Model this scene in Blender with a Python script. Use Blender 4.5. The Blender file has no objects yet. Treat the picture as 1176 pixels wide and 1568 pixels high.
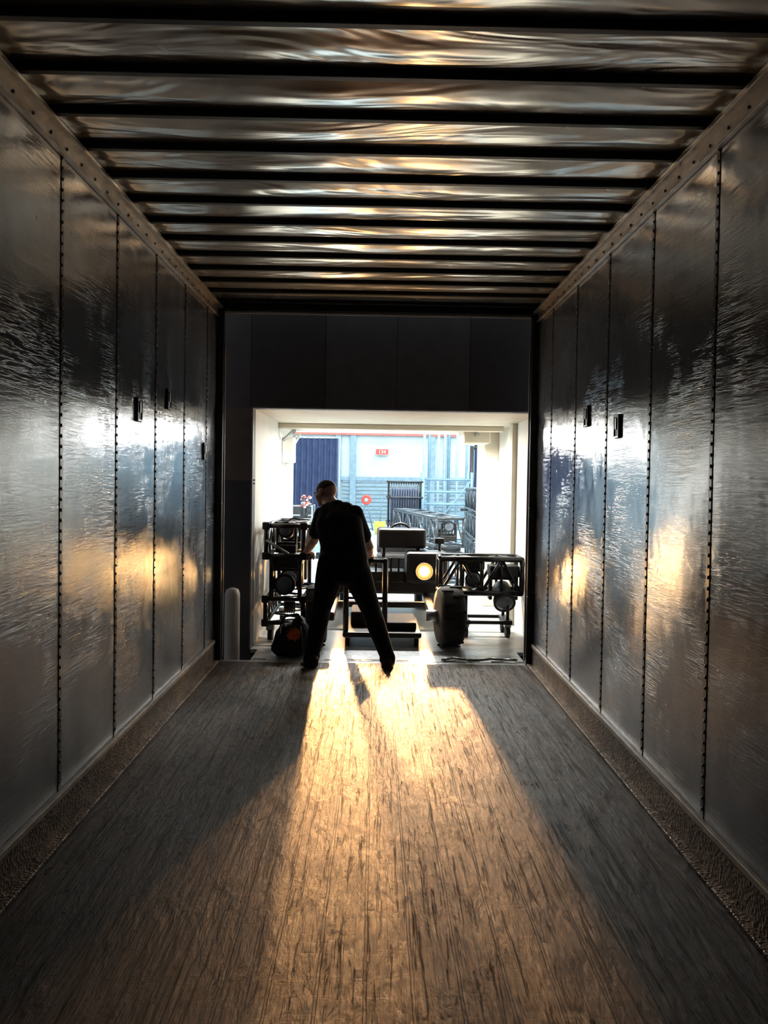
import bpy, bmesh, math, random
import numpy as np
from mathutils import Vector, Matrix
random.seed(4)
scene = bpy.context.scene
COL = scene.collection

# ---------------------------------------------------------------- materials
def new_mat(name, color=(.5,.5,.5), rough=.5, metal=0.0, spec=.5, coat=0.0, emis=None, estr=0):
    m = bpy.data.materials.new(name); m.use_nodes = True
    b = m.node_tree.nodes['Principled BSDF']
    b.inputs['Base Color'].default_value = (*color, 1)
    b.inputs['Roughness'].default_value = rough
    b.inputs['Metallic'].default_value = metal
    b.inputs['Specular IOR Level'].default_value = spec
    b.inputs['Coat Weight'].default_value = coat
    if emis:
        b.inputs['Emission Color'].default_value = (*emis, 1)
        b.inputs['Emission Strength'].default_value = estr
    return m
def N(m, t, **kw):
    n = m.node_tree.nodes.new(t)
    for k, v in kw.items():
        if k in n.inputs.keys(): n.inputs[k].default_value = v
        else: setattr(n, k, v)
    return n
def L(m, a, b): m.node_tree.links.new(a, b)
def B(m): return m.node_tree.nodes['Principled BSDF']
def coords(m, scale=(1,1,1), rot=(0,0,0)):
    tc = N(m, 'ShaderNodeTexCoord'); mp = N(m, 'ShaderNodeMapping')
    mp.inputs['Scale'].default_value = scale; mp.inputs['Rotation'].default_value = rot
    L(m, tc.outputs['Object'], mp.inputs['Vector']); return mp.outputs['Vector']
def noise(m, vec, scale, detail=4, rough=.5, dist=0, kind=None):
    n = N(m, 'ShaderNodeTexNoise'); n.inputs['Scale'].default_value = scale
    if kind: n.noise_type = kind
    n.inputs['Detail'].default_value = detail; n.inputs['Roughness'].default_value = rough
    n.inputs['Distortion'].default_value = dist
    L(m, vec, n.inputs['Vector']); return n.outputs['Fac']
def ramp(m, fac, stops):
    r = N(m, 'ShaderNodeValToRGB'); e = r.color_ramp.elements
    while len(e) < len(stops): e.new(.5)
    for i, (p, c) in enumerate(stops):
        e[i].position = p; e[i].color = (*c, 1) if len(c) == 3 else c
    L(m, fac, r.inputs['Fac']); return r.outputs['Color']
def g(v): return (v, v, v)
def math_(m, op, a, b=None):
    n = N(m, 'ShaderNodeMath', operation=op)
    for i, v in enumerate((a, b)):
        if v is None: continue
        if isinstance(v, (int, float)): n.inputs[i].default_value = v
        else: L(m, v, n.inputs[i])
    return n.outputs[0]
def mul(m, a, b_, f=1):
    mx = N(m, 'ShaderNodeMix', data_type='RGBA', blend_type='MULTIPLY'); mx.inputs[0].default_value = f
    L(m, a, mx.inputs[6]); L(m, b_, mx.inputs[7]); return mx.outputs[2]
def bump(m, h, strength=.3, dist=.01, prev=None):
    n = N(m, 'ShaderNodeBump'); n.inputs['Strength'].default_value = strength
    n.inputs['Distance'].default_value = dist; L(m, h, n.inputs['Height'])
    if prev is not None: L(m, prev, n.inputs['Normal'])
    return n.outputs['Normal']
def noisy(name, c1, c2, rough=.5, metal=0, scale=8, bstr=.1, spec=.5, coat=0):
    m = new_mat(name, c1, rough, metal, spec, coat)
    f = noise(m, coords(m), scale, 5)
    L(m, ramp(m, f, [(.35, c1), (.65, c2)]), B(m).inputs['Base Color'])
    L(m, bump(m, f, bstr, .004), B(m).inputs['Normal'])
    return m

def mat_wall():
    m = new_mat('trailer_wall_panel', (.1,.11,.13), .1, .35, 1.0)
    v = coords(m)
    sp = N(m, 'ShaderNodeSeparateXYZ'); L(m, v, sp.inputs[0])
    low = N(m, 'ShaderNodeMapRange'); low.inputs[1].default_value = .5; low.inputs[2].default_value = 1.6
    low.inputs[3].default_value = 1.0; low.inputs[4].default_value = .35; L(m, sp.outputs['Z'], low.inputs[0])
    big = noise(m, coords(m, (1,1.2,.7)), 2.2, 3)
    s1 = noise(m, coords(m, (1,3,30), (math.radians(18),0,0)), 3.5, 6, .7, .6)
    s2 = noise(m, coords(m, (1,2.5,26), (math.radians(-28),0,0)), 4.5, 6, .7, .4)
    mid = noise(m, v, 6, 4, .55)
    hz = noise(m, coords(m, (1,1.0,7)), 2.2, 3, .5, .5)
    crk = noise(m, coords(m, (1,1.0,1.8), (math.radians(12),0,0)), 2.2, 2, .5, .9, 'RIDGED_MULTIFRACTAL')
    scuff = noise(m, coords(m, (1,2,1.2)), 4.5, 9, .8, 1.5)
    # long thin scratches: narrow bands of a very stretched noise
    def scratch(rot, sc):
        q = noise(m, coords(m, (1,1.1,22), (math.radians(rot),0,0)), sc, 3, .5, .3)
        return math_(m, 'SUBTRACT', 1.0, math_(m, 'MINIMUM', math_(m, 'MULTIPLY', math_(m, 'ABSOLUTE', math_(m, 'SUBTRACT', q, .5)), 45.0), 1.0))
    sc = math_(m, 'MAXIMUM', scratch(24, 2.6), scratch(-9, 3.1))
    patch = ramp(m, noise(m, coords(m), 2.4, 3, .6), [(.45,g(0)),(.62,g(1))])
    c = ramp(m, big, [(.3, (.16,.185,.23)), (.7, (.28,.31,.36))])
    c = mul(m, c, ramp(m, scuff, [(.31,g(.12)),(.355,g(1))]))
    L(m, c, B(m).inputs['Base Color'])
    r = math_(m, 'ADD', math_(m, 'MULTIPLY', math_(m,'MULTIPLY', s1, low.outputs[0]), .10), math_(m, 'MULTIPLY', mid, .10))
    r = math_(m, 'ADD', r, math_(m, 'MULTIPLY', math_(m, 'MULTIPLY', sc, patch), .16))
    L(m, r, B(m).inputs['Roughness'])
    n = bump(m, big, .18, .03)
    n = bump(m, mid, .12, .006, n)
    n = bump(m, hz, .26, .006, n)
    n = bump(m, crk, .22, .004, n)
    n = bump(m, math_(m, 'MULTIPLY', math_(m, 'MULTIPLY', sc, patch), low.outputs[0]), .5, .0016, n)
    hs = math_(m, 'MULTIPLY', math_(m, 'ADD', s1, s2), low.outputs[0])
    n = bump(m, hs, .30, .0034, n)
    L(m, n, B(m).inputs['Normal'])
    return m
def mat_roof():
    m = new_mat('trailer_roof_sheet', (.5,.49,.45), .22, .75)
    w = noise(m, coords(m, (.8,3,1)), 1.3, 2, .5, 1.8)
    w3 = noise(m, coords(m, (.7,7,1)), 1.0, 1, .5, .3)
    d = noise(m, coords(m), 3, 5, .6)
    L(m, ramp(m, d, [(.3,(.84,.81,.72)),(.7,(.97,.95,.88))]), B(m).inputs['Base Color'])
    L(m, math_(m, 'ADD', math_(m,'MULTIPLY', d, .20), .14), B(m).inputs['Roughness'])
    n = bump(m, w, .50, .04); n = bump(m, w3, .6, .03, n)
    L(m, n, B(m).inputs['Normal'])
    return m
def mat_floor():
    m = new_mat('worn_hardwood_decking', (.12,.07,.04), .5, 0, .30)
    tc = N(m, 'ShaderNodeTexCoord'); sp = N(m, 'ShaderNodeSeparateXYZ'); cb = N(m, 'ShaderNodeCombineXYZ')
    L(m, tc.outputs['Object'], sp.inputs[0]); L(m, sp.outputs['Y'], cb.inputs['X'])
    wob = noise(m, coords(m, (1.5,.8,1)), 6, 6, .7)
    xw = math_(m, 'ADD', sp.outputs['X'], math_(m, 'MULTIPLY', wob, .014))
    L(m, xw, cb.inputs['Y'])
    def brick(w, h, mort, sm):
        b = N(m, 'ShaderNodeTexBrick'); b.offset = .37; b.inputs['Scale'].default_value = 1
        b.inputs['Brick Width'].default_value = w; b.inputs['Row Height'].default_value = h
        b.inputs['Mortar Size'].default_value = mort; b.inputs['Mortar Smooth'].default_value = sm
        b.inputs['Color1'].default_value = (0,0,0,1); b.inputs['Color2'].default_value = (1,1,1,1)
        b.inputs['Mortar'].default_value = (.3,.3,.3,1)
        L(m, cb.outputs[0], b.inputs['Vector']); return b
    b1 = brick(1.1, .034, .0010, .3); b2 = brick(90, .136, .0055, .3)
    grain = noise(m, coords(m, (55,1.6,1)), 3, 8, .6, .3)
    fleck = noise(m, coords(m, (24,4,1)), 3.0, 9, .8, .6)
    cracks = noise(m, coords(m, (22,1.2,1)), 2.0, 7, .7, .5)
    chips = noise(m, coords(m, (8,3.0,1)), 3.2, 10, .82, 1.2)
    blot = noise(m, coords(m, (2.6,.9,1)), 2.5, 7, .7, .4)
    warp = noise(m, coords(m, (5,1.5,1)), 2.2, 4, .6, .4)
    scr = noise(m, coords(m, (2.2,30,1), (0,0,math.radians(28))), 1.6, 3, .5, .3)
    scl = math_(m, 'MINIMUM', math_(m, 'MULTIPLY', math_(m, 'ABSOLUTE', math_(m, 'SUBTRACT', scr, .56)), 60.0), 1.0)
    c = ramp(m, grain, [(.3,(.022,.012,.007)),(.72,(.125,.066,.032))])
    c = mul(m, c, ramp(m, b1.outputs['Color'], [(0,g(.6)),(1,g(1.2))]))
    c = mul(m, c, ramp(m, blot, [(.38,g(.25)),(.60,g(1.15))]))
    c = mul(m, c, ramp(m, cracks, [(.38,g(.05)),(.43,g(1))]))
    c = mul(m, c, ramp(m, chips, [(.36,g(.06)),(.42,g(1))]))
    groove = math_(m, 'MAXIMUM', math_(m,'MULTIPLY',b1.outputs['Fac'],.4), b2.outputs['Fac'])
    mx3 = N(m, 'ShaderNodeMix', data_type='RGBA'); L(m, math_(m,'MULTIPLY',groove,.97), mx3.inputs[0])
    L(m, c, mx3.inputs[6]); mx3.inputs[7].default_value = (.003,.002,.002,1)
    L(m, mx3.outputs[2], B(m).inputs['Base Color'])
    rr = math_(m, 'ADD', math_(m, 'MULTIPLY', fleck, .50), .18)
    L(m, rr, B(m).inputs['Roughness'])
    n = bump(m, grain, .4, .004)
    n = bump(m, fleck, .6, .005, n)
    n = bump(m, warp, .8, .020, n)
    n = bump(m, ramp(m, cracks, [(.38,g(0)),(.43,g(1))]), .9, .007, n)
    n = bump(m, ramp(m, chips, [(.36,g(0)),(.42,g(1))]), .9, .005, n)
    n = bump(m, scl, .3, .002, n)
    n = bump(m, b1.outputs['Color'], .4, .003, n)
    n = bump(m, math_(m, 'SUBTRACT', 1.0, groove), 1, .010, n)
    L(m, n, B(m).inputs['Normal'])
    return m
def mat_kick():
    m = new_mat('perforated_kick_plate', (.16,.13,.11), .38, .5)
    v = coords(m); d = noise(m, v, 14, 5, .6)
    L(m, ramp(m, d, [(.35,(.10,.070,.05)),(.7,(.30,.225,.17))]), B(m).inputs['Base Color'])
    vo = N(m, 'ShaderNodeTexVoronoi'); vo.inputs['Scale'].default_value = 80; L(m, v, vo.inputs['Vector'])
    n = bump(m, vo.outputs['Distance'], .8, .005)
    L(m, n, B(m).inputs['Normal']); return m

M = {}
M['wall'] = mat_wall(); M['roof'] = mat_roof(); M['floor'] = mat_floor(); M['kick'] = mat_kick()
M['bow'] = noisy('roof_bow_black', (.012,.013,.016), (.02,.021,.024), .5, .1)
M['rail'] = noisy('aluminium_rail', (.40,.37,.33), (.58,.54,.49), .38, .5, 14, .2)
M['rivet'] = noisy('rivet_steel', (.09,.09,.1), (.2,.2,.22), .3, .7, 30)
M['seam'] = noisy('seam_strip_dark', (.05,.06,.075), (.09,.10,.12), .25, 0, 20)
M['blackrub'] = noisy('black_rubber', (.008,.008,.009), (.016,.016,.017), .75)
M['black'] = noisy('black_painted_metal', (.006,.006,.007), (.014,.014,.016), .45, 0, 12)
M['frame'] = noisy('door_frame_steel', (.02,.021,.025), (.04,.04,.045), .4, .3)
M['edge'] = noisy('pale_edge_trim', (.34,.35,.35), (.45,.45,.45), .4)
M['facade1'] = noisy('facade_panel_charcoal', (.13,.13,.135), (.155,.155,.16), .6)
M['facade2'] = noisy('facade_panel_dark', (.085,.085,.09), (.10,.10,.105), .6)
M['facade3'] = noisy('facade_panel_brown', (.18,.15,.125), (.22,.185,.155), .6)
M['white'] = noisy('white_paint', (.80,.79,.74), (.86,.85,.81), .55, 0, 3, .03)
M['cream'] = noisy('cream_paint', (.60,.55,.44), (.66,.61,.50), .55, 0, 3, .03)
M['concrete'] = noisy('pale_concrete', (.40,.42,.42), (.56,.58,.58), .35, 0, 1.6, .06)
M['hallwall'] = noisy('hall_wall_pale', (.48,.58,.61), (.54,.63,.66), .5, 0, 1, .02)
M['hallframe'] = noisy('hall_frame_teal', (.09,.16,.21), (.12,.20,.25), .5)
M['slat'] = noisy('corrugated_grey_blue', (.18,.26,.32), (.25,.33,.39), .4)
M['curtain'] = noisy('navy_drape', (.018,.028,.072), (.028,.042,.098), .85, 0, 6)
M['steel'] = noisy('galvanised_steel', (.30,.32,.34), (.46,.48,.5), .35, .7, 25)
M['truss'] = noisy('truss_black_aluminium', (.02,.021,.023), (.045,.047,.05), .32, .6, 25)
M['trussgrey'] = noisy('truss_grey_aluminium', (.04,.047,.055), (.075,.085,.095), .35, .6, 25)
M['lens'] = new_mat('fixture_lens_glass', (.10,.13,.17), .08, 0, .8)
M['lamp'] = new_mat('headlamp_glow', (1,.9,.7), .3, emis=(1,.55,.21), estr=400)
M['reflector'] = new_mat('headlamp_reflector_glow', (.06,.03,.012), .8, emis=(1,.30,.05), estr=.7)
M['red'] = noisy('red_paint', (.65,.06,.04), (.75,.08,.05), .5)
M['redbrown'] = noisy('red_beam_paint', (.42,.12,.09), (.50,.15,.11), .5)
M['orange'] = noisy('orange_cable', (.75,.13,.03), (.85,.18,.04), .5, 0, 40, .3)
M['yellow'] = noisy('yellow_plastic', (.75,.6,.08), (.8,.65,.1), .5)
M['skin'] = noisy('skin', (.42,.24,.17), (.50,.29,.21), .5, 0, 20, .05)
M['hair'] = noisy('short_dark_hair', (.012,.009,.007), (.03,.022,.016), .7, 0, 60, .5)
M['shirt'] = noisy('black_cotton_shirt', (.008,.008,.010), (.014,.014,.017), .9, 0, 12, .4, .2)
M['pants'] = noisy('dark_work_trousers', (.008,.008,.011), (.015,.015,.018), .9, 0, 10, .4, .2)
M['shoe'] = noisy('black_shoe_leather', (.010,.009,.009), (.016,.015,.014), .6)
M['bag'] = noisy('black_nylon', (.010,.010,.011), (.018,.018,.02), .8, 0, 30, .3)
M['eye'] = new_mat('eye_white', (.7,.7,.68), .2)
M['asphalt'] = noisy('asphalt', (.03,.03,.03), (.05,.05,.05), .85, 0, 20)

# ---------------------------------------------------------------- mesh builder
def frame_from(d):
    d = Vector(d).normalized()
    a = Vector((0,0,1)) if abs(d.z) < .9 else Vector((1,0,0))
    x = d.cross(a).normalized(); y = d.cross(x).normalized()
    return Matrix((x, y, d)).transposed()
class MB:
    def __init__(s): s.bm = bmesh.new(); s.mats = []
    def mi(s, mat):
        if mat not in s.mats: s.mats.append(mat)
        return s.mats.index(mat)
    def _fin(s, verts, mat, smooth):
        i = s.mi(mat); fs = set()
        for v in verts:
            for f in v.link_faces: fs.add(f)
        for f in fs: f.material_index = i; f.smooth = smooth
    def box(s, c, size, mat, bev=0.0, rot=None):
        r = bmesh.ops.create_cube(s.bm, size=1); vs = r['verts']
        bmesh.ops.scale(s.bm, vec=Vector(size), verts=vs)
        if bev > 0:
            es = list({e for v in vs for e in v.link_edges})
            rb = bmesh.ops.bevel(s.bm, geom=es, offset=min(bev, min(size)*.45), segments=2, affect='EDGES', profile=.5)
            vs = list({v for f in rb['faces'] for v in f.verts} | {v for v in vs if v.is_valid})
        if rot is not None: bmesh.ops.rotate(s.bm, cent=(0,0,0), matrix=rot, verts=vs)
        bmesh.ops.translate(s.bm, vec=Vector(c), verts=vs)
        s._fin(vs, mat, False); return vs
    def bx(s, x0, x1, y0, y1, z0, z1, mat, bev=0.0):
        return s.box(((x0+x1)/2, (y0+y1)/2, (z0+z1)/2), (x1-x0, y1-y0, z1-z0), mat, bev)
    def tube(s, a, b, r, mat, r2=None, seg=10):
        a = Vector(a); b = Vector(b); d = b-a
        q = bmesh.ops.create_cone(s.bm, cap_ends=True, segments=seg, radius1=r, radius2=r if r2 is None else r2, depth=d.length)
        vs = q['verts']
        bmesh.ops.rotate(s.bm, cent=(0,0,0), matrix=frame_from(d), verts=vs)
        bmesh.ops.translate(s.bm, vec=(a+b)/2, verts=vs)
        s._fin(vs, mat, True)
        for v in vs:
            for f in v.link_faces:
                if len(f.verts) > 4: f.smooth = False
    def sph(s, c, r, mat, scale=(1,1,1), sub=2, rot=None):
        q = bmesh.ops.create_icosphere(s.bm, subdivisions=sub, radius=r); vs = q['verts']
        bmesh.ops.scale(s.bm, vec=Vector(scale), verts=vs)
        if rot is not None: bmesh.ops.rotate(s.bm, cent=(0,0,0), matrix=rot, verts=vs)
        bmesh.ops.translate(s.bm, vec=Vector(c), verts=vs); s._fin(vs, mat, True)
    def torus(s, c, axis, R, r, mat, seg=28, rs=10, flat=1.0):
        Fm = frame_from(axis); rows = []
        for i in range(seg):
            t = 2*math.pi*i/seg; row = []
            for j in range(rs):
                p = 2*math.pi*j/rs
                rr = R + r*math.cos(p)
                row.append(s.bm.verts.new(Vector(c)+Fm @ Vector((rr*math.cos(t), rr*math.sin(t), r*flat*math.sin(p)))))
            rows.append(row)
        k = s.mi(mat)
        for i in range(seg):
            for j in range(rs):
                f = s.bm.faces.new((rows[i][j], rows[(i+1)%seg][j], rows[(i+1)%seg][(j+1)%rs], rows[i][(j+1)%rs]))
                f.material_index = k; f.smooth = True
    def lathe(s, c, axis, prof, mat, seg=32):
        Fm = frame_from(axis); rows = []; k = s.mi(mat)
        for r, h in prof:
            rows.append([s.bm.verts.new(Vector(c)+Fm @ Vector((r*math.cos(2*math.pi*i/seg), r*math.sin(2*math.pi*i/seg), h))) for i in range(seg)])
        for a in range(len(rows)-1):
            for i in range(seg):
                f = s.bm.faces.new((rows[a][i], rows[a][(i+1)%seg], rows[a+1][(i+1)%seg], rows[a+1][i])); f.material_index = k; f.smooth = True
        for row in (rows[0], rows[-1]):
            f = s.bm.faces.new(row); f.material_index = k
    def truss(s, o, ax, up, side, length, h, w, bays, mat, r=.02, rd=.011):
        o = Vector(o); ax = Vector(ax); up = Vector(up); side = Vector(side)
        def P(t, a, b): return o + ax*t + up*(a*h) + side*(b*w)
        for a in (0,1):
            for b in (0,1): s.tube(P(0,a,b), P(length,a,b), r, mat)
        for t in (0, length):
            for (a,b),(c,d) in (((0,0),(1,0)),((1,0),(1,1)),((1,1),(0,1)),((0,1),(0,0))):
                s.tube(P(t,a,b), P(t,c,d), r*.9, mat, seg=8)
        st = length/bays
        for i in range(bays):
            t0, t1 = i*st, (i+1)*st; e = i % 2
            for b in (0,1): s.tube(P(t0,e,b), P(t1,1-e,b), rd, mat, seg=7)
            for a in (0,1): s.tube(P(t0,a,e), P(t1,a,1-e), rd, mat, seg=7)
            if i:
                for b in (0,1): s.tube(P(t0,0,b), P(t0,1,b), rd*.9, mat, seg=7)
    def fixture(s, o, k=1.0, tilt=0.0, up=1):
        """moving-head stage lamp: base box, yoke arms, tapered head; up=-1 hangs"""
        o = Vector(o)
        s.box(o+Vector((0,0,.05*k*up)), (.26*k,.22*k,.10*k), M['black'], .012)
        for sx in (-1,1):
            s.box(o+Vector((sx*.115*k,0,.20*k*up)), (.03*k,.09*k,.22*k), M['black'], .008)
        s.box(o+Vector((0,0,.115*k*up)), (.24*k,.10*k,.03*k), M['black'], .006)
        R = Matrix.Rotation(tilt, 3, 'X'); c = o+Vector((0,0,.26*k*up))
        d = R @ Vector((0,-1,0))
        s.lathe(c-d*.13*k, d, [(.05*k,0),(.075*k,.03*k),(.085*k,.12*k),(.085*k,.2*k),(.098*k,.22*k),(.098*k,.27*k)], M['black'], 20)
        s.lathe(c+d*.13*k, d, [(.086*k,0),(.07*k,.016*k),(.03*k,.024*k)], M['lens'], 20)
    def done(s, name, parent=None, loc=None, rotz=0):
        me = bpy.data.meshes.new(name); s.bm.normal_update()
        bmesh.ops.recalc_face_normals(s.bm, faces=s.bm.faces[:])
        s.bm.to_mesh(me); s.bm.free()
        for m in s.mats: me.materials.append(m)
        ob = bpy.data.objects.new(name, me); COL.objects.link(ob)
        if loc is not None: ob.location = loc
        ob.rotation_euler.z = rotz
        if parent: ob.parent = parent
        return ob
def empty(name, loc=(0,0,0)):
    e = bpy.data.objects.new(name, None); COL.objects.link(e); e.location = loc; return e

XL, XR, ZT, YE, YN = -1.25, 1.265, 2.82, 6.05, -5.0
# ---------------------------------------------------------------- trailer shell
m = MB(); m.bx(XL-.06, XR+.06, YN, YE, -.12, 0, M['floor']); m.done('floor')
# roof sheet sagging slightly between the bows
BOW0 = 6.0-.305*36
m = MB(); k = m.mi(M['roof']); rows = []
ys = []; y = BOW0
while y < 6.0: 
    for i in range(8): ys.append(y+.305*i/8)
    y += .305
ys = [YN] + [v for v in ys if YN < v < YE] + [YE]
for y in ys:
    t = (y-BOW0)/.305; sag = .015*math.sin(math.pi*(t % 1.0))**2*(1+.4*math.sin(y*7.3))
    row = []
    for i in range(17):
        x = XL-.06+(XR-XL+.12)*i/16
        row.append(m.bm.verts.new((x, y, ZT-sag*max(0,math.sin(math.pi*i/16))**.5*(1+.3*math.sin(x*5+y*3)))))
    rows.append(row)
for a in range(len(rows)-1):
    for i in range(16):
        f = m.bm.faces.new((rows[a][i], rows[a+1][i], rows[a+1][i+1], rows[a][i+1])); f.material_index = k; f.smooth = True
m.bx(XL-.06, XR+.06, YN, YE, ZT+.004, ZT+.03, M['roof'])
m.done('ceiling')
def wall(name, x, sgn, seams):
    mb = MB()
    a, b = (x-.05, x) if sgn < 0 else (x, x+.05)
    mb.bx(a, b, YN, YE, 0, ZT, M['wall'])
    for y in seams:
        x0, x1 = (x-.002, x+.003) if sgn < 0 else (x-.003, x+.002)
        mb.bx(x0, x1, y-.014, y+.014, .17, 2.72, M['seam'], .001)
        z = .21
        while z < 2.70:
            mb.sph((x+.003*(-sgn), y-.004, z), .0085, M['rivet'], (.6,1,1), 1)
            z += .042
    mb.done(name)
wall('wall_left', XL, -1, [3.09+.66*k for k in range(-11,5)])
wall('wall_right', XR, 1, [2.90+.67*k for k in range(-11,5)])
m = MB(); m.bx(XL-.06, XR+.06, YN-.05, YN, -.12, ZT, M['wall']); m.done('wall_front')
for nm, x, sg in (('baseboard_left', XL, 1), ('baseboard_right', XR, -1)):
    mb = MB()
    x1 = x+sg*.014; mb.bx(min(x,x1), max(x,x1), YN, YE-.03, 0, .165, M['kick'], .003)
    x2 = x+sg*.022; mb.bx(min(x,x2), max(x,x2), YN, YE-.03, .150, .175, M['rail'], .003)
    x3 = x+sg*.055; mb.bx(min(x,x3), max(x,x3), YN, YE-.03, 0, .018, M['kick'], .004)
    mb.done(nm)
for nm, x, sg in (('trim_1', XL, 1), ('trim_2', XR, -1)):
    mb = MB()
    def bxs(a, b, z0, z1, mat, bev=.004):
        xa, xb = x+sg*a, x+sg*b; mb.bx(min(xa,xb), max(xa,xb), YN, YE, z0, z1, mat, bev)
    bxs(0, .012, 2.69, 2.82, M['rail']); bxs(0, .050, 2.755, 2.775, M['rail']); bxs(0, .025, 2.69, 2.70, M['rail'])
    y = -1.0
    while y < 6:
        mb.sph((x+sg*.014, y, 2.728), .008, M['rivet'], (.6,1,1), 1); y += .152
    mb.done(nm)
mb = MB(); y = BOW0
while y < 6.04:
    if y > YN+.1:
        mb.bx(XL+.012, XR-.012, y-.017, y+.017, ZT-.028, ZT, M['bow'], .005)
        mb.bx(XL+.012, XR-.012, y-.022, y+.022, ZT-.004, ZT, M['bow'])
    y += .305
mb.done('trim_3')
mb = MB()
mb.bx(XL-.07, XL+.055, YE, YE+.06, -.12, ZT+.03, M['frame'], .006)
mb.bx(XR-.055, XR+.07, YE, YE+.06, -.12, ZT+.03, M['frame'], .006)
mb.bx(XL-.07, XR+.07, YE, YE+.06, ZT-.075, ZT+.06, M['frame'], .006)
mb.bx(XL+.055, XL+.064, YE+.045, YE+.06, .03, 2.5, M['edge'])
mb.bx(XR-.064, XR-.055, YE+.045, YE+.06, .03, 2.5, M['edge'])
mb.bx(XL+.06, XR-.06, YE+.03, YE+.06, ZT-.092, ZT-.078, M['white'])
for zz in (.5, 1.2, 1.9):
    mb.box((XL+.035, YE-.01, zz), (.05,.03,.09), M['frame'], .006)
    mb.box((XR-.035, YE-.01, zz), (.05,.03,.09), M['frame'], .006)
mb.bx(XL, XR, YE, YE+.06, -.14, -.002, M['steel'])
mb.done('trim_4')
def socket(x, sg, y, z):
    mb = MB()
    mb.box((x+sg*.004, y, z), (.010,.075,.125), M['black'], .003)
    for dz in (-.055, .055): mb.box((x+sg*.008, y, z+dz), (.012,.08,.012), M['seam'], .002)
    for dy in (-.036, .036): mb.box((x+sg*.008, y+dy, z), (.012,.008,.11), M['seam'], .002)
    mb.box((x+sg*.012, y+.005, z+.015), (.006,.02,.06), M['steel'], .002)
    mb.done('tie_down_socket')
for y, z in ((4.08,1.79),(4.66,1.905),(5.65,1.63)): socket(XL, 1, y, z)
for y, z in ((4.62,1.84),(4.03,1.74)): socket(XR, -1, y, z)

# ---------------------------------------------------------------- loading dock building
YD = 6.5; OX0, OX1, OZ = -1.03, 1.36, 2.03
mb = MB()
mb.bx(-4, OX0, YD, YD+.15, -1.2, 1.40, M['facade2']); mb.bx(-4, OX0, YD-.004, YD+.15, 1.42, OZ, M['facade3']); mb.bx(-4, OX0, YD-.002, YD+.15, 1.39, 1.43, M['facade2'])
xs = [-4, -1.05, -.43, .17, .78, 1.40, 4]
for i in range(6):
    mb.bx(xs[i]+.002, xs[i+1]-.002, YD-.004*(i%2), YD+.15, OZ, 4.2, M['facade2'] if i in (1,4) else M['facade1'])
mb.bx(OX1, 4, YD, YD+.15, -1.2, OZ, M['facade2'])
mb.bx(OX0, OX1, YD, YD+.15, -1.2, -.03, M['facade2'])
mb.done('wall_dock')
mb = MB()
mb.bx(OX0-.008, OX0+.004, YD-.02, YD, 0, OZ, M['edge']); mb.bx(OX0-.008, OX1, YD-.02, YD, OZ-.006, OZ+.006, M['edge'])
mb.done('trim_5')
mb = MB(); mb.bx(-8, 8, -6, YD, -1.3, -1.2, M['asphalt']); mb.done('ground_outside')
mb = MB()
mb.bx(-.97, 1.22, 6.12, 6.56, -.012, .0, M['steel'], .003)
for i in range(12): mb.box((-.9+i*.19, 6.15, .002), (.10,.012,.005), M['steel'], .001)
mb.tube((-.97,6.5,-.016),(1.22,6.5,-.016),.014,M['steel'])
mb.done('dock_plate')
mb = MB()
mb.lathe((-1.155, 6.33, -1.2), (0,0,1), [(.062,0),(.062,1.69),(.05,1.725),(.02,1.74)], M['white'], 24)
mb.bx(-1.25,-1.06,6.24,6.42,-1.2,-1.185,M['steel'])
mb.done('bollard')

YH = 9.6
mb = MB(); mb.bx(OX0-.15, OX0, YD+.15, YH, 0, OZ+.1, M['white']); mb.done('wall_corridor_left')
mb = MB(); mb.bx(OX1+.06, OX1+.2, YD+.15, YH, 0, OZ+.1, M['white']); mb.done('wall_corridor_right')
mb = MB(); mb.bx(OX1-.10, OX1+.06, 8.9, YH, 0, OZ, M['cream'], .01); mb.done('trim_6')
mb = MB(); mb.bx(OX1+.01, OX1+.06, 7.75, 7.9, 0, OZ, M['cream'], .005); mb.done('trim_7')
mb = MB(); mb.bx(OX0-.15, OX1+.2, YD+.15, YH, OZ, OZ+.1, M['cream'])
mb.bx(OX0, OX1, 8.2, 8.32, OZ-.055, OZ, M['cream'], .01); mb.done('ceiling_corridor')
mb = MB(); mb.bx(-9, 11, YD+.15, 26.2, -.1, 0, M['concrete']); mb.bx(OX0, OX1, YD+.0, YD+.16, -.05, -.0005, M['concrete']); mb.done('floor_hall')
HZ = 6.5
mb = MB()
mb.bx(-9, OX0, YH, YH+.15, 0, HZ, M['white']); mb.bx(OX1+.06, 11, YH, YH+.15, 0, HZ, M['white']); mb.bx(OX0, OX1+.06, YH, YH+.15, OZ, HZ, M['white'])
mb.done('wall_hall_near')
mb = MB(); mb.bx(-9.15, -9, YH, 26.2, 0, HZ, M['hallwall']); mb.done('wall_hall_left')
mb = MB(); mb.bx(11, 11.15, YH, 26.2, 0, HZ, M['hallwall']); mb.done('wall_hall_right')
mb = MB(); mb.bx(-9.15, 11.15, YH, 26.2, HZ, HZ+.1, M['white']); mb.done('ceiling_hall')
mb = MB(); mb.bx(-9, 11, 26, 26.15, 0, HZ, M['hallwall'])
for x in (-4.6,-1.25,-.75,1.9,2.4,5.2,8):
    mb.bx(x-.10, x+.10, 25.86, 26, 0, HZ, M['slat'], .01)
mb.bx(-9, 11, 25.9, 26, 1.42, 1.55, M['slat'])
mb.bx(-9, 11, 25.84, 26, 2.93, 3.10, M['redbrown'])
z = .05
while z < 1.4:
    mb.bx(-1.1, 5.1, 25.92, 26, z, z+.07, M['slat'], .01); z += .13
mb.done('wall_hall_far')
sg = empty('dock_number_sign', (.22, 25.84, 2.385))
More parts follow.
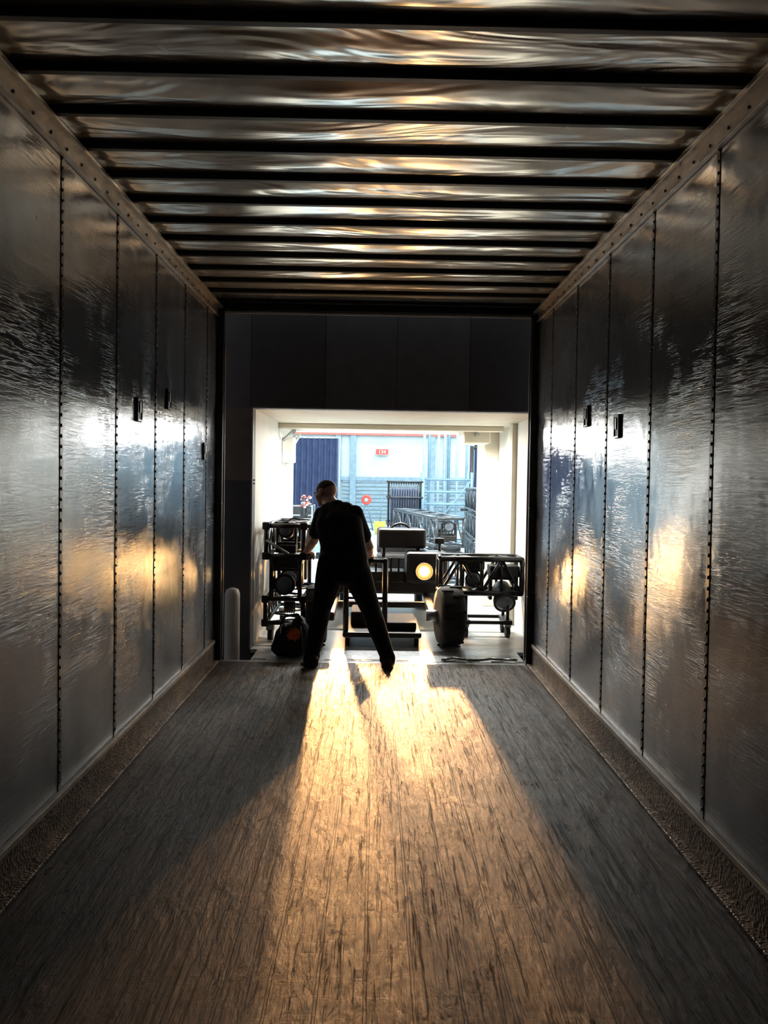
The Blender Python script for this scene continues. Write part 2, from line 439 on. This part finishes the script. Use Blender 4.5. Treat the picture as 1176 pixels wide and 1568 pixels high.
mb = MB(); mb.box((0,0,0), (.46,.03,.22), M['red'], .01)
for a in (-1,1):
    mb.box((a*.215,-.016,0),(.012,.008,.2),M['white']); mb.box((0,-.016,a*.1),(.43,.008,.012),M['white'])
mb.bx(-.2,.2,.01,.16,-.02,.02,M['red'])
mb.done('sign_board', sg)
tcu = bpy.data.curves.new('digits', 'FONT'); tcu.body = '134'; tcu.size = .17; tcu.align_x = 'CENTER'; tcu.align_y = 'CENTER'; tcu.extrude = .003
to = bpy.data.objects.new('digits', tcu); COL.objects.link(to); to.parent = sg; to.location = (0,-.02,0); to.rotation_euler = (math.pi/2,0,0); tcu.materials.append(M['white'])

def curtain(name, x0, x1, y, z1, pleats):
    mb = MB(); k = mb.mi(M['curtain']); n = pleats*8; prev = None
    for i in range(n+1):
        t = i/n; x = x0+(x1-x0)*t
        col = []
        for j in range(7):
            zz = .03+(z1-.03)*j/6; amp = .035*(1+.5*(1-j/6))
            yy = y+amp*math.sin(t*pleats*2*math.pi+.4*math.sin(j))
            col.append(mb.bm.verts.new((x, yy, zz)))
        if prev:
            for j in range(6):
                f = mb.bm.faces.new((prev[j],col[j],col[j+1],prev[j+1])); f.material_index = k; f.smooth = True
        prev = col
    mb.tube((x0-.05,y,z1+.01),(x1+.05,y,z1+.01),.025,M['steel'])
    for x in (x0-.04,x1+.04):
        mb.tube((x,y,.0),(x,y,z1+.03),.025,M['steel']); mb.box((x,y,.01),(.4,.4,.02),M['steel'])
    mb.done(name)
curtain('stage_curtain', -2.9, -.97, 20, 2.5, 13)
curtain('stage_curtain', 2.62, 3.3, 20.5, 2.45, 5)

mb = MB()
for x, r in ((-.985,.022),(-.93,.016)):
    mb.tube((x,8.6,OZ-.25),(x,8.6,0.02),r,M['white']); mb.tube((x,8.6,OZ-.25),(x,9.5,OZ-.05),r,M['white'])
mb.bx(-1.025,-.90,8.5,8.75,1.62,1.9,M['white'],.01); mb.tube((-1.0,8.4,1.86),(-.86,8.2,1.95),.02,M['steel'])
mb.done('conduit_pipes')
mb = MB(); mb.bx(.95,1.25,8.4,8.85,1.86,2.03,M['cream'],.015); mb.tube((1.1,8.4,1.95),(1.1,8.32,1.95),.02,M['steel'])
mb.done('door_operator_box')
def tube_lamp(name, x, y, z, ln, col, power, sy):
    e = empty(name, (x, y, z))
    mb = MB(); mb.box((0,0,.03),(ln,.16,.05),M['white'],.01)
    em = bpy.data.materials.get('lamp_diffuser_'+name) or new_mat('lamp_diffuser_'+name, (1,1,1), .4, emis=col, estr=4)
    mb.box((0,0,0),(ln-.04,.12,.02),em,.004); mb.done('housing', e)
    ld = bpy.data.lights.new(name, 'AREA'); ld.shape = 'RECTANGLE'; ld.size = ln; ld.size_y = sy; ld.energy = power; ld.color = col
    lo = bpy.data.objects.new('lamp', ld); COL.objects.link(lo); lo.parent = e; lo.location = (0,0,-.02)
tube_lamp('corridor_fill', .2, 8.46, OZ-.058, 1.2, (1,.97,.90), 140, .15)  # added fill light, hidden behind the ceiling beam, brightens corridor and trailer
for yy in (12, 16, 20.5, 24):
    for xx in (-3.5, 1.5, 6):
        tube_lamp('hall_lamp', xx, yy, HZ-.055, 2.4, (.76,.91,1.0), 160 if yy > 15 else 850, .5)

# ---------------------------------------------------------------- things in hall
mb = MB()
ax = Vector((-.16,1,0)).normalized(); sd = Vector((1,.16,0)).normalized()
for zb in (.14,.60):
    mb.truss((.80,9.9,zb), ax, (0,0,1), sd, 3.0, .36, .36, 8, M['trussgrey'], .024, .014)
for t in (.15,1.5,2.8):
    for b in (.03,.33):
        p = Vector((.80,9.9,0))+ax*t+sd*b
        mb.tube(p+Vector((0,-.02,.055)), p+Vector((0,.02,.055)), .05, M['blackrub'], seg=14); mb.box(p+Vector((0,0,.11)),(.07,.07,.03),M['steel'])
    p = Vector((.80,9.9,.55))+ax*t; mb.tube(p, p+sd*.36, .02, M['blackrub'])
mb.fixture((.97,10.1,.66),.75); mb.fixture((.9,10.8,.66),.75,.3)
mb.done('stage_truss')
mb = MB()   # second truss stack further back, right
for zb in (.14,.56,.98):
    mb.truss((1.50,11.2,zb), Vector((.05,1,0)).normalized(), (0,0,1), Vector((1,-.05,0)).normalized(), 2.5, .34, .34, 7, M['trussgrey'], .022, .012)
for t in (.2,2.3):
    for b in (.03,.31): 
        mb.tube((1.50+b-.02,11.2+t,.06),(1.50+b+.02,11.2+t,.06),.055,M['blackrub'],seg=14); mb.box((1.50+b,11.2+t,.12),(.06,.06,.03),M['steel'])
    for zz in (.53,.95): mb.tube((1.50,11.2+t,zz),(1.85,11.2+t,zz),.02,M['blackrub'])
mb.done('stage_truss')
mb = MB()
for i in range(14):
    x = .24+i*.042; mb.tube((x,13.2,.16),(x,13.2,1.42),.010,M['black'],seg=6)
for i in range(10):
    y = 13.2+i*.1
    for x in (.24,.786): mb.tube((x,y,.16),(x,y,1.42),.010,M['black'],seg=6)
for z in (.16,.7,1.15,1.42):
    for a,b in (((.22,13.2),(.81,13.2)),((.81,13.2),(.81,14.15)),((.22,13.2),(.22,14.15)),((.22,14.15),(.81,14.15))):
        mb.tube((*a,z),(*b,z),.018,M['black'],seg=8)
mb.bx(.22,.81,13.2,14.15,.12,.17,M['black'])
mb.bx(.28,.75,13.3,14.05,.17,1.3,M['curtain'],.03)
for x in (.27,.76):
    for y in (13.26,14.1): mb.tube((x-.02,y,.055),(x+.02,y,.055),.055,M['blackrub'],seg=14); mb.tube((x,y,.05),(x,y,.13),.012,M['steel'])
mb.done('cage_cart')
def scaffold(name, x0, x1, y, z1, rungs, mat):
    mb = MB()
    for x in (x0,x1):
        mb.tube((x,y,0),(x,y,z1),.028,mat); mb.box((x,y+.0,.01),(.12,.12,.02),mat)
        mb.tube((x,y+.6,0),(x,y+.6,z1),.028,mat)
    for i in range(rungs):
        z = .25+(z1-.4)*i/(rungs-1)
        mb.tube((x0,y,z),(x1,y,z),.02,mat); mb.tube((x0,y+.6,z),(x1,y+.6,z),.02,mat)
        for x in (x0,x1): mb.tube((x,y,z),(x,y+.6,z),.015,mat)
    mb.tube((x0,y,.25),(x1,y,z1-.15),.015,mat)
    mb.done(name)
scaffold('scaffold_frame', .95, 1.9, 15.2, 1.62, 6, M['hallframe'])
scaffold('scaffold_frame', 2.05, 2.8, 14.5, 1.5, 5, M['hallframe'])
mb = MB()
for i, (x, y, h) in enumerate(((1.08,17.3,3.3),(1.2,17.4,3.5),(1.4,17.3,3.2),(1.65,17.5,3.6),(1.82,17.3,3.4),(2.05,17.4,3.1),(1.55,17.4,3.4))):
    mb.tube((x,y,.05),(x+.02,y+.05,h),.03,M['hallframe' if i%2 else 'slat'])
mb.bx(.98,2.2,17.15,17.65,0,.06,M['steel'],.01); mb.bx(1.0,2.18,17.16,17.2,.9,.96,M['steel']); mb.bx(1.0,2.18,17.6,17.64,.9,.96,M['steel'])
for x in (1.02,2.15):
    for y in (17.18,17.62): mb.tube((x,y,0),(x,y,.96),.02,M['steel'])
mb.done('pipe_rack')
mb = MB()
for x in (2.32,2.62):
    mb.tube((x,18.6,0),(x,18.6,2.3),.05,M['black']); mb.box((x,18.6,.02),(.3,.3,.04),M['black'],.01)
mb.tube((2.32,18.6,2.25),(2.62,18.6,2.25),.03,M['black'])
mb.done('speaker_stand')
def case(name, x, y, sx, sy, sz, col):
    mb = MB(); z0 = .12
    mb.bx(x-sx/2,x+sx/2,y-sy/2,y+sy/2,z0,z0+sz,col,.012)
    for a in (-1,1):
        for b in (-1,1):
            mb.bx(x+a*sx/2-.018,x+a*sx/2+.018,y+b*sy/2-.018,y+b*sy/2+.018,z0-.005,z0+sz+.005,M['steel'],.006)
            mb.tube((x+a*(sx/2-.08)-.02,y+b*(sy/2-.08),.055),(x+a*(sx/2-.08)+.02,y+b*(sy/2-.08),.055),.055,M['blackrub'],seg=14)
            mb.tube((x+a*(sx/2-.08),y+b*(sy/2-.08),.05),(x+a*(sx/2-.08),y+b*(sy/2-.08),z0),.015,M['steel'])
    for zz in (z0+.01,z0+sz*.72,z0+sz-.01):
        mb.bx(x-sx/2-.006,x+sx/2+.006,y-sy/2-.006,y-sy/2+.004,zz-.012,zz+.012,M['steel'])
    for a in (-.25,.25): mb.box((x+a*sx,y-sy/2-.008,z0+sz*.72),(.09,.012,.10),M['steel'],.004)
    mb.done(name)
case('road_case', -1.75, 17, .8,.6,.75, M['black'])
case('road_case', -1.3, 14.2, .7,.5,.45, M['slat'])
case('road_case', 2.6, 12.2, .9,.6,.6, M['slat'])
mb = MB()
c = (-.24,22,.88); mb.torus(c,(0,1,0),.10,.045,M['red']); mb.tube((c[0],21.95,c[2]),(c[0],22.05,c[2]),.06,M['steel'])
for a in (-1,1): mb.tube((c[0]+a*.2,22,0),(c[0],22,c[2]),.02,M['hallframe'])
mb.tube((c[0]-.2,22,.05),(c[0]+.2,22,.05),.02,M['hallframe']); mb.done('hose_reel')
mb = MB()
mb.lathe((.14,20.5,0),(0,0,1),[(.12,0),(.16,.33),(.17,.34)],M['yellow'],20); mb.tube((.14,20.5,.3),(.2,20.5,1.0),.015,M['hallframe']); mb.torus((.14,20.5,.335),(0,0,1),.165,.01,M['yellow'],20,6)
mb.done('mop_bucket')
mb = MB()
mb.lathe((-1.2,12.6,0),(0,0,1),[(.13,0),(.18,.35),(.19,.36)],M['black'],20)
for i in range(30):
    a = random.uniform(0,6.28); r = random.uniform(.02,.10); z = random.uniform(.98,1.18)
    p = Vector((-1.12+r*math.cos(a),12.6+r*math.sin(a),z)); mb.tube((-1.2,12.6,.3),p,.006,M['truss'],seg=5)
    mb.sph(p,.025,M[('red','redbrown','white')[i%3]],(1,1,.7),1)
mb.done('potted_flowers')

# ---------------------------------------------------------------- lighting rig cart (left)
mb = MB(); T = M['truss']
X0, X1, Y0, YL = -.95, -.62, 6.80, 1.0
mb.truss((X0,Y0,.76),(0,1,0),(0,0,1),(1,0,0),YL,.265,X1-X0,4,T,.022,.012)
mb.truss((X0,Y0,.17),(0,1,0),(0,0,1),(1,0,0),YL,.21,X1-X0,4,T,.022,.012)
mb.tube((X0,Y0,.76),(-.545,Y0,.76),.021,T); mb.sph((-.545,Y0,.76),.021,T)
mb.tube((X0,Y0,1.025),(-.56,Y0,1.025),.021,T); mb.tube((-.56,Y0,.76),(-.56,Y0,1.04),.018,T)
for x in (X0+.05,X1-.03):
    for y in (Y0,Y0+YL): mb.tube((x,y,.38),(x,y,.76),.020,T)
for x in (X0+.04,X1-.04):
    for y in (Y0+.06,Y0+YL-.06):
        mb.tube((x-.02,y,.06),(x+.02,y,.06),.058,M['blackrub'],seg=16); mb.box((x,y,.12),(.07,.08,.05),M['steel'],.006)
for y in (Y0+.14,Y0+.50,Y0+.86):
    mb.fixture((-.785,y,.74),.95,random.uniform(-.5,.4),-1)
    mb.fixture((-.785,y,.78),.72,random.uniform(-.3,.3),1)
for z in (.76,1.025,.17,.38):
    for x in (X0,X1): mb.box((x,Y0-.005,z),(.065,.05,.065),M['black'],.01)
mb.tube((X0,Y0-.01,.9),(X0+.2,Y0-.01,.78),.012,M['steel'])
for i in range(5): mb.torus((X0+.14+.02*i,Y0+.3,.28),(1,.2,0),.07,.008,M['blackrub'],18,6)
mb.done('lighting_truss_cart')
# ---------------------------------------------------------------- horizontal truss on dolly (right)
mb = MB()
mb.truss((.62,7.12,.41),(1,0,0),(0,0,1),(0,1,0),.75,.315,.30,4,T,.026,.015)
for x in (.86,1.25):
    for y in (7.14,7.40): mb.tube((x,y,.15),(x,y,.41),.016,T)
    mb.bx(x-.04,x+.04,7.10,7.46,.12,.16,M['black'],.006)
    for y in (7.14,7.40): mb.tube((x-.02,y,.055),(x+.02,y,.055),.055,M['blackrub'],seg=16); mb.box((x,y,.11),(.06,.06,.03),M['steel'])
mb.bx(.86,1.25,7.10,7.13,.125,.155,M['black']); mb.bx(.86,1.25,7.43,7.46,.125,.155,M['black'])
mb.fixture((1.22,7.26,.66),1.05,.5,-1); mb.fixture((.93,7.26,.70),.8,-.4,-1)
mb.done('lighting_truss')
# ---------------------------------------------------------------- tow tractor with headlamps
tr = empty('tow_tractor', (.08, 7.0, 0))
def wheel(mb, c, axis, R, w, hub):
    a = Vector(axis).normalized(); c = Vector(c)
    mb.lathe(c-a*w/2, a, [(R*.55,0),(R*.86,0),(R*.97,w*.12),(R,w*.3),(R,w*.7),(R*.97,w*.88),(R*.86,w),(R*.55,w)], M['blackrub'], 36)
    for i in range(22):
        t = 2*math.pi*i/22; F = frame_from(a); d = F @ Vector((math.cos(t),math.sin(t),0))
        rot = Matrix((a, d.cross(a), d)).transposed()
        mb.box(c+d*(R+.002)+a*(w*.2*(1 if i%2 else -1)),(w*.5,.026,.012),M['blackrub'],.003,rot)
    for s_ in (-1,1):
        mb.lathe(c+a*s_*w*.30, a*s_, [(R*.56,0),(R*.54,w*.2),(R*.30,w*.12),(R*.14,w*.12),(R*.12,w*.24)], hub, 28)
mb = MB()
wheel(mb,(.585,-.30,.268),(1,.10,0),.26,.21,M['black']); wheel(mb,(-.575,-.30,.268),(1,.10,0),.26,.18,M['black'])
wheel(mb,(.50,1.75,.268),(1,0,0),.26,.22,M['black']); wheel(mb,(-.50,1.75,.268),(1,0,0),.26,.22,M['black'])
mb.done('wheels', tr)
mb = MB(); K = M['black']
mb.bx(-.60,.67,.86,2.0,.28,.44,K,.03)
mb.bx(-.60,-.24,.74,1.1,.40,.69,K,.04); mb.bx(.24,.67,.74,1.1,.40,.72,K,.04)
mb.bx(-.24,.24,.80,1.1,.40,.52,K,.02)
for x in (-.46,.46): mb.bx(x-.04,x+.04,-.25,.90,.20,.28,K,.015)
for x in (-.50,.50): mb.tube((x-.12,-.30,.268),(x+.02,-.30,.268),.05,M['steel'])
mb.bx(-.48,.48,.50,.56,.20,.26,K,.01)
for i in range(6): mb.bx(-.22+i*.076,-.20+i*.076,.78,.80,.40,.66,K)
mb.bx(-.04,.46,.95,1.15,.74,.94,K,.03); mb.tube((.02,1.05,.50),(.02,1.05,.78),.022,K); mb.tube((.38,1.05,.50),(.38,1.05,.78),.022,K)
mb.tube((.2,1.05,.9),(.2,1.35,.88),.02,K); mb.torus((.2,1.37,.86),(0,.93,.25),.12,.014,K,24,8)
mb.bx(-.05,.45,1.55,1.95,.44,.62,K,.04); mb.bx(-.05,.45,1.88,1.98,.6,.9,K,.03)
mb.tube((-.5,1.0,.66),(-.5,1.0,.84),.015,K); mb.box((-.5,1.0,.86),(.12,.04,.08),K,.01)
mb.tube((.6,1.0,.68),(.6,1.0,.80),.015,K); mb.box((.6,1.0,.82),(.10,.04,.06),K,.01)
mb.bx(-.60,.67,1.95,2.1,.3,.55,K,.03)
mb.done('chassis', tr)
LAMPS = ((.427,.70,.535),(-.43,.70,.535))
mb = MB()
for p in LAMPS:
    p = Vector(p)
    mb.lathe(p+Vector((0,.05,0)),(0,-1,0),[(.05,-.02),(.088,0),(.092,.055),(.086,.058),(.080,.03)],K,28)
mb.done('lamp_housings', tr)
mb = MB()
for p in LAMPS:
    mb.lathe(Vector(p)+Vector((0,.015,0)),(0,-1,0),[(.079,.004),(.060,.0),(.03,-.004)],M['reflector'],40)
    mb.lathe(Vector(p)+Vector((0,.012,0)),(0,-1,0),[(.044,0),(.041,.012),(.029,.022),(.010,.027)],M['lamp'],40)
mb.done('lamp_lenses', tr)
for i, p in enumerate(LAMPS):
    ld = bpy.data.lights.new('headlamp_%d'%(i+1), 'SPOT'); ld.energy = (520,640)[i]; ld.color = (1,.49,.18)
    ld.spot_size = math.radians(29); ld.spot_blend = 1.0; ld.shadow_soft_size = .014
    lo = bpy.data.objects.new('headlamp_%d'%(i+1), ld); COL.objects.link(lo); lo.parent = tr
    lo.location = Vector(p)+Vector((0,-.055,0)); lo.rotation_euler = (math.radians(79),0,math.pi+math.radians((-3,2)[i]))
# ---------------------------------------------------------------- equipment dolly with handle
mb = MB()
mb.bx(-.26,.42,6.62,7.42,.085,.13,K,.012)
for x in (-.22,.38):
    for y in (6.68,7.36): mb.tube((x-.018,y,.045),(x+.018,y,.045),.044,M['blackrub'],seg=16); mb.box((x,y,.088),(.06,.07,.02),M['steel'])
for x in (-.235,.10): mb.tube((x,6.66,.13),(x,6.66,.745),.024,K)
mb.tube((-.235,6.66,.745),(.10,6.66,.745),.018,K); mb.sph((-.235,6.66,.745),.024,K); mb.sph((.10,6.66,.745),.024,K)
mb.tube((-.235,6.66,.42),(.10,6.66,.42),.012,K)
mb.bx(.10,.38,6.72,7.2,.13,.20,M['bag'],.012); mb.bx(-.20,.06,6.9,7.3,.13,.26,M['bag'],.015)
mb.done('equipment_dolly')
# ---------------------------------------------------------------- slumped black kit bag with orange pocket
bag = empty('equipment_bag', (0,0,0))
mb = MB(); k = mb.mi(M['bag']); k2 = mb.mi(M['orange'])
q = bmesh.ops.create_icosphere(mb.bm, subdivisions=5, radius=1)
for v in q['verts']:
    c = v.co.copy(); e = .62
    sx_ = math.copysign(abs(c.x)**e, c.x); sy_ = math.copysign(abs(c.y)**e, c.y); sz_ = math.copysign(abs(c.z)**e, c.z)
    h = (sz_+1)/2
    x = sx_*(.175-.055*h)+.045*h; y = sy_*(.13-.04*h); z = h*(.30+.02*math.sin(5*sx_)-.05*max(0,-sx_))
    w_ = .006*math.sin(17*c.x+9*c.z)+.005*math.sin(23*c.y+13*c.z)
    v.co = Vector((x+w_, y+w_, max(.001, z)))
for f in mb.bm.faces:
    f.smooth = True; ce = f.calc_center_median(); f.material_index = k
    if ce.y < -.02 and ((ce.x-.035)/.062)**2+((ce.z-.185)/.05)**2 < 1: f.material_index = k2
for p, q_ in (((-.08,-.06,.26),(-.04,-.07,.33)),((-.04,-.07,.33),(.06,-.07,.345)),((.06,-.07,.345),(.11,-.05,.27))): mb.tube(p,q_,.011,M['bag'])
mb.torus((.035,-.100,.185),(0,-1,.2),.06,.006,M['blackrub'],24,6)
for x in (-.10,.10): mb.tube((x,-.125,.02),(x*.8,-.10,.25),.009,M['blackrub'])
mb.done('shell', bag, (-.68,6.30,.001), .15)
mb = MB()
pts = [Vector((.55+.1*i, 6.14+.03*math.sin(i*1.7), .012+.012*abs(math.sin(i*1.3)))) for i in range(7)]
for p, q in zip(pts, pts[1:]): mb.tube(p, q, .010, M['steel']); mb.sph(q,.010,M['steel'],(1,1,1),1)
mb.done('load_strap')

# ---------------------------------------------------------------- the man
caps = []
def cap(a, b, r1, r2, lab): caps.append((Vector(a), Vector(b), r1, r2, lab))
def limb(pts, lab):
    for (p, r), (q, r2) in zip(pts, pts[1:]): cap(p, q, r, r2, lab)
PEL = Vector((-.235,6.0,.80))
Lh, Rh = Vector((-.325,6.03,.77)), Vector((-.155,5.98,.77))
Lk, Rk = Vector((-.405,6.12,.43)), Vector((-.020,6.10,.42))
La, Ra = Vector((-.465,5.93,.092)), Vector((.115,5.88,.092))
for h, k, an in ((Lh,Lk,La),(Rh,Rk,Ra)):
    limb([(h,.118),(h.lerp(k,.35),.108),(h.lerp(k,.75),.088),(k,.078)],'pants')
    cal = k.lerp(an,.3)+Vector((0,-.018,0))
    limb([(k,.078),(cal,.075),(an,.056)],'pants')
    cap(an+Vector((0,0,-.005)), an+Vector((0,0,-.015)), .060,.062,'pants')
    fd = Vector((-.30,.95,0)).normalized() if an is La else Vector((.12,1,0)).normalized()
    limb([(an+Vector((0,0,-.035))-fd*.035,.045),(an+fd*.07+Vector((0,0,-.050)),.042),(an+fd*.15+Vector((0,0,-.060)),.031)],'shoe')
    sd_ = fd.cross(Vector((0,0,1)))
    for s_ in (-1,1): limb([(an-fd*.035+sd_*s_*.018+Vector((0,0,-.064)),.027),(an+fd*.09+sd_*s_*.025+Vector((0,0,-.064)),.027),(an+fd*.15+sd_*s_*.01+Vector((0,0,-.064)),.025)],'shoe')
cap(Lh+Vector((.01,-.03,.03)), Rh+Vector((-.01,-.03,.03)), .12,.12,'pants')
cap(Lh+Vector((.02,0,-.05)), Rh+Vector((-.02,0,-.05)), .105,.105,'pants')
cap(Lh+Vector((.01,0,.09)), Rh+Vector((-.01,0,.09)), .105,.105,'pants')
W = Vector((-.245,6.03,.93)); C = Vector((-.28,6.13,1.08)); U = Vector((-.30,6.20,1.17))
Ls, Rs = Vector((-.425,6.24,1.155)), Vector((-.155,6.13,1.175))
sx = (Rs-Ls).normalized()
for s_ in (-1,1):
    limb([(PEL+sx*s_*.075+Vector((0,0,.02)),.122),(W+sx*s_*.072,.110),(C+sx*s_*.080,.114),(U+sx*s_*.07,.090)],'shirt')
limb([(W,.115),(C+Vector((0,-.02,.01)),.122),(U,.097)],'shirt')
cap(Ls,Rs,.064,.066,'shirt')
NK = Vector((-.345,6.285,1.235))
cap(U+Vector((0,0,.03)), U.lerp(NK,.5), .080,.062,'shirt')
HC = Vector((-.405,6.36,1.325))
cap(U+Vector((-.01,.02,.03)), HC+Vector((.02,-.02,-.05)), .060,.057,'skin')
Le, Lw = Vector((-.505,6.43,.93)), Vector((-.582,6.705,.815))
Re, Rw = Vector((-.045,6.32,.895)), Vector((-.035,6.575,.80))
for s, e, w in ((Ls,Le,Lw),(Rs,Re,Rw)):
    limb([(s,.064),(s.lerp(e,.5),.060),(s.lerp(e,.66),.060)],'shirt')
    limb([(s.lerp(e,.5),.044),(e,.040)],'skin')
    limb([(e,.041),(e.lerp(w,.3),.043),(w,.027)],'skin')
def hand(wr, d, n, thumb_side, curl):
    d = Vector(d).normalized(); n = Vector(n).normalized(); n = (n-d*n.dot(d)).normalized()
    w = d.cross(n).normalized()*thumb_side
    lens = [(.045,.026,.020),(.049,.030,.022),(.045,.028,.021),(.035,.021,.018)]
    for i, off in enumerate((.030,.010,-.010,-.029)):
        kn = wr+d*(.085-.004*abs(i-1))+w*off
        limb([(wr+w*off*.6+d*.01,.017),(kn,.0135)],'skin')
        p = kn; ang = 0
        for j, ln in enumerate(lens[i]):
            ang += curl[j]; dd = d*math.cos(ang)+n*math.sin(ang)
            q = p+dd*ln; cap(p,q,.0098-.0008*j,.0092-.0009*j,'skin'); p = q
    b = wr+d*.022+w*.022+n*.006
    k1 = b+(w*.75+d*.55+n*.35).normalized()*.040; k2 = k1+(w*.15+d*.6+n*.8).normalized()*.032; k3 = k2+(d*.5+n*.85-w*.2).normalized()*.026
    cap(b,k1,.016,.0125,'skin'); cap(k1,k2,.0115,.0105,'skin'); cap(k2,k3,.0105,.009,'skin')
# d x n = (0,1,0)x(0,0,-1) = (-1,0,0): left hand's thumb points right (+x), right hand's points left (-x)
hand(Lw,(0,.98,-.12),(0,0,-1),-1,(.75,1.0,.6))
hand(Rw,(0,.98,-.15),(0,0,-1),1,(.75,1.0,.6))
fw = Vector((-.80,.50,-.30)).normalized(); rt = fw.cross(Vector((-.10,.25,1))).normalized(); up = rt.cross(fw).normalized()
HR = Matrix((rt, fw, up)).transposed()
ell = [((0,-.012,.022),(.076,.094,.088),'head'), ((0,.030,-.020),(.060,.062,.078),'skin'), ((0,.052,-.070),(.036,.036,.034),'skin'),
       ((0,.078,.022),(.045,.016,.014),'skin'), ((0,.088,-.008),(.011,.018,.022),'skin'), ((0,.098,-.020),(.014,.013,.010),'skin'),
       ((0,.078,-.047),(.023,.012,.0065),'lip'), ((0,.077,-.057),(.020,.012,.0065),'lip'),
       ((.076,-.006,-.004),(.009,.019,.030),'skin'), ((-.076,-.006,-.004),(.009,.019,.030),'skin'),
       ((.040,.055,-.018),(.022,.02,.022),'skin'), ((-.040,.055,-.018),(.022,.02,.022),'skin')]
mb = MB(); mm = M['skin']
for a, b, r1, r2, lab in caps:
    mb.sph(a, r1, mm, sub=3 if r1 > .03 else 2)
    mb.sph(b, r2, mm, sub=3 if r2 > .03 else 2)
    if (b-a).length > 1e-4: mb.tube(a, b, r1, mm, r2, 24)
for c, s, lab in ell: mb.sph(HC+HR@Vector(c), 1, mm, s, 3, HR)
tmp = mb.done('tmp_body')
md = tmp.modifiers.new('r','REMESH'); md.mode = 'VOXEL'; md.voxel_size = .0052; md.use_smooth_shade = True
sm = tmp.modifiers.new('s','SMOOTH'); sm.factor = .5; sm.iterations = 5
dg = bpy.context.evaluated_depsgraph_get(); dg.update()
me = bpy.data.meshes.new_from_object(tmp.evaluated_get(dg)); me.name = 'man_body'
bpy.data.objects.remove(tmp)
labs = ['skin','shirt','pants','shoe','hair']
me.materials.clear()
for l in labs: me.materials.append(M[l])
nF = len(me.polygons); cen = np.zeros(nF*3); me.polygons.foreach_get('center', cen); cen = cen.reshape(-1,3)
best = np.full(nF, 1e9); idx = np.zeros(nF, int)
for a, b, r1, r2, lab in caps:
    A = np.array(a); D = np.array(b-a); t = np.clip(((cen-A)@D)/max(D@D,1e-9),0,1)
    d = np.linalg.norm(cen-(A+t[:,None]*D),axis=1)-(r1+(r2-r1)*t)
    if lab != 'skin': d = d-.002
    k = d < best; best[k] = d[k]; idx[k] = labs.index(lab)
R = np.array(HR); loc = (cen-np.array(HC))@R
hd = np.linalg.norm(loc,axis=1) < .16
for c, s, lab in ell:
    q = (loc-np.array(c))/np.array(s); d = (np.linalg.norm(q,axis=1)-1)*min(s)
    k = hd & (d < best); best[k] = d[k]; idx[k] = 0
hairm = hd & (loc[:,2] > .0-.35*loc[:,1]+ np.where(loc[:,1]>.03, .9*(loc[:,1]-.03)+.02,0)) & ((loc[:,1] < .055) | (loc[:,2]>.075)) & (np.abs(loc[:,0])<.080) & ~((np.abs(loc[:,0])>.073)&(loc[:,2]<.03))
idx[hairm & (idx==0)] = 4
me.polygons.foreach_set('material_index', idx.astype(np.int32)); me.polygons.foreach_set('use_smooth', np.ones(nF,bool)); me.update()
man = empty('man', (0,0,0)); bo = bpy.data.objects.new('body', me); COL.objects.link(bo); bo.parent = man
mb = MB()
for s_ in (-1,1):
    mb.sph(HC+HR@Vector((s_*.030,.076,.004)), .0115, M['eye']); mb.sph(HC+HR@Vector((s_*.031,.0845,.003)), .0055, M['hair'])
    mb.sph(HC+HR@Vector((s_*.031,.087,.024)), 1, M['hair'], (.017,.005,.004), 2, HR)
mb.done('eyes', man)

# ---------------------------------------------------------------- world + camera
w = bpy.data.worlds.new('World'); scene.world = w; w.use_nodes = True
w.node_tree.nodes['Background'].inputs[0].default_value = (.46,.44,.45,1); w.node_tree.nodes['Background'].inputs[1].default_value = .28
cd = bpy.data.cameras.new('camera'); cam = bpy.data.objects.new('camera', cd); COL.objects.link(cam)
cd.sensor_fit = 'VERTICAL'; cd.sensor_height = 36; cd.sensor_width = 27; cd.lens = 27.18
pitch, yaw, roll = math.radians(-1.4), math.radians(-.68), math.radians(.9)
cam.matrix_world = Matrix.Translation((0,0,1.44)) @ (Matrix.Rotation(yaw,4,'Z') @ Matrix.Rotation(math.pi/2+pitch,4,'X') @ Matrix.Rotation(roll,4,'Z'))
cd.shift_y = -.0125
cd.clip_start = .05
scene.camera = cam
scene.view_settings.view_transform = 'Standard'
scene.view_settings.look = 'None'
scene.view_settings.exposure = .12
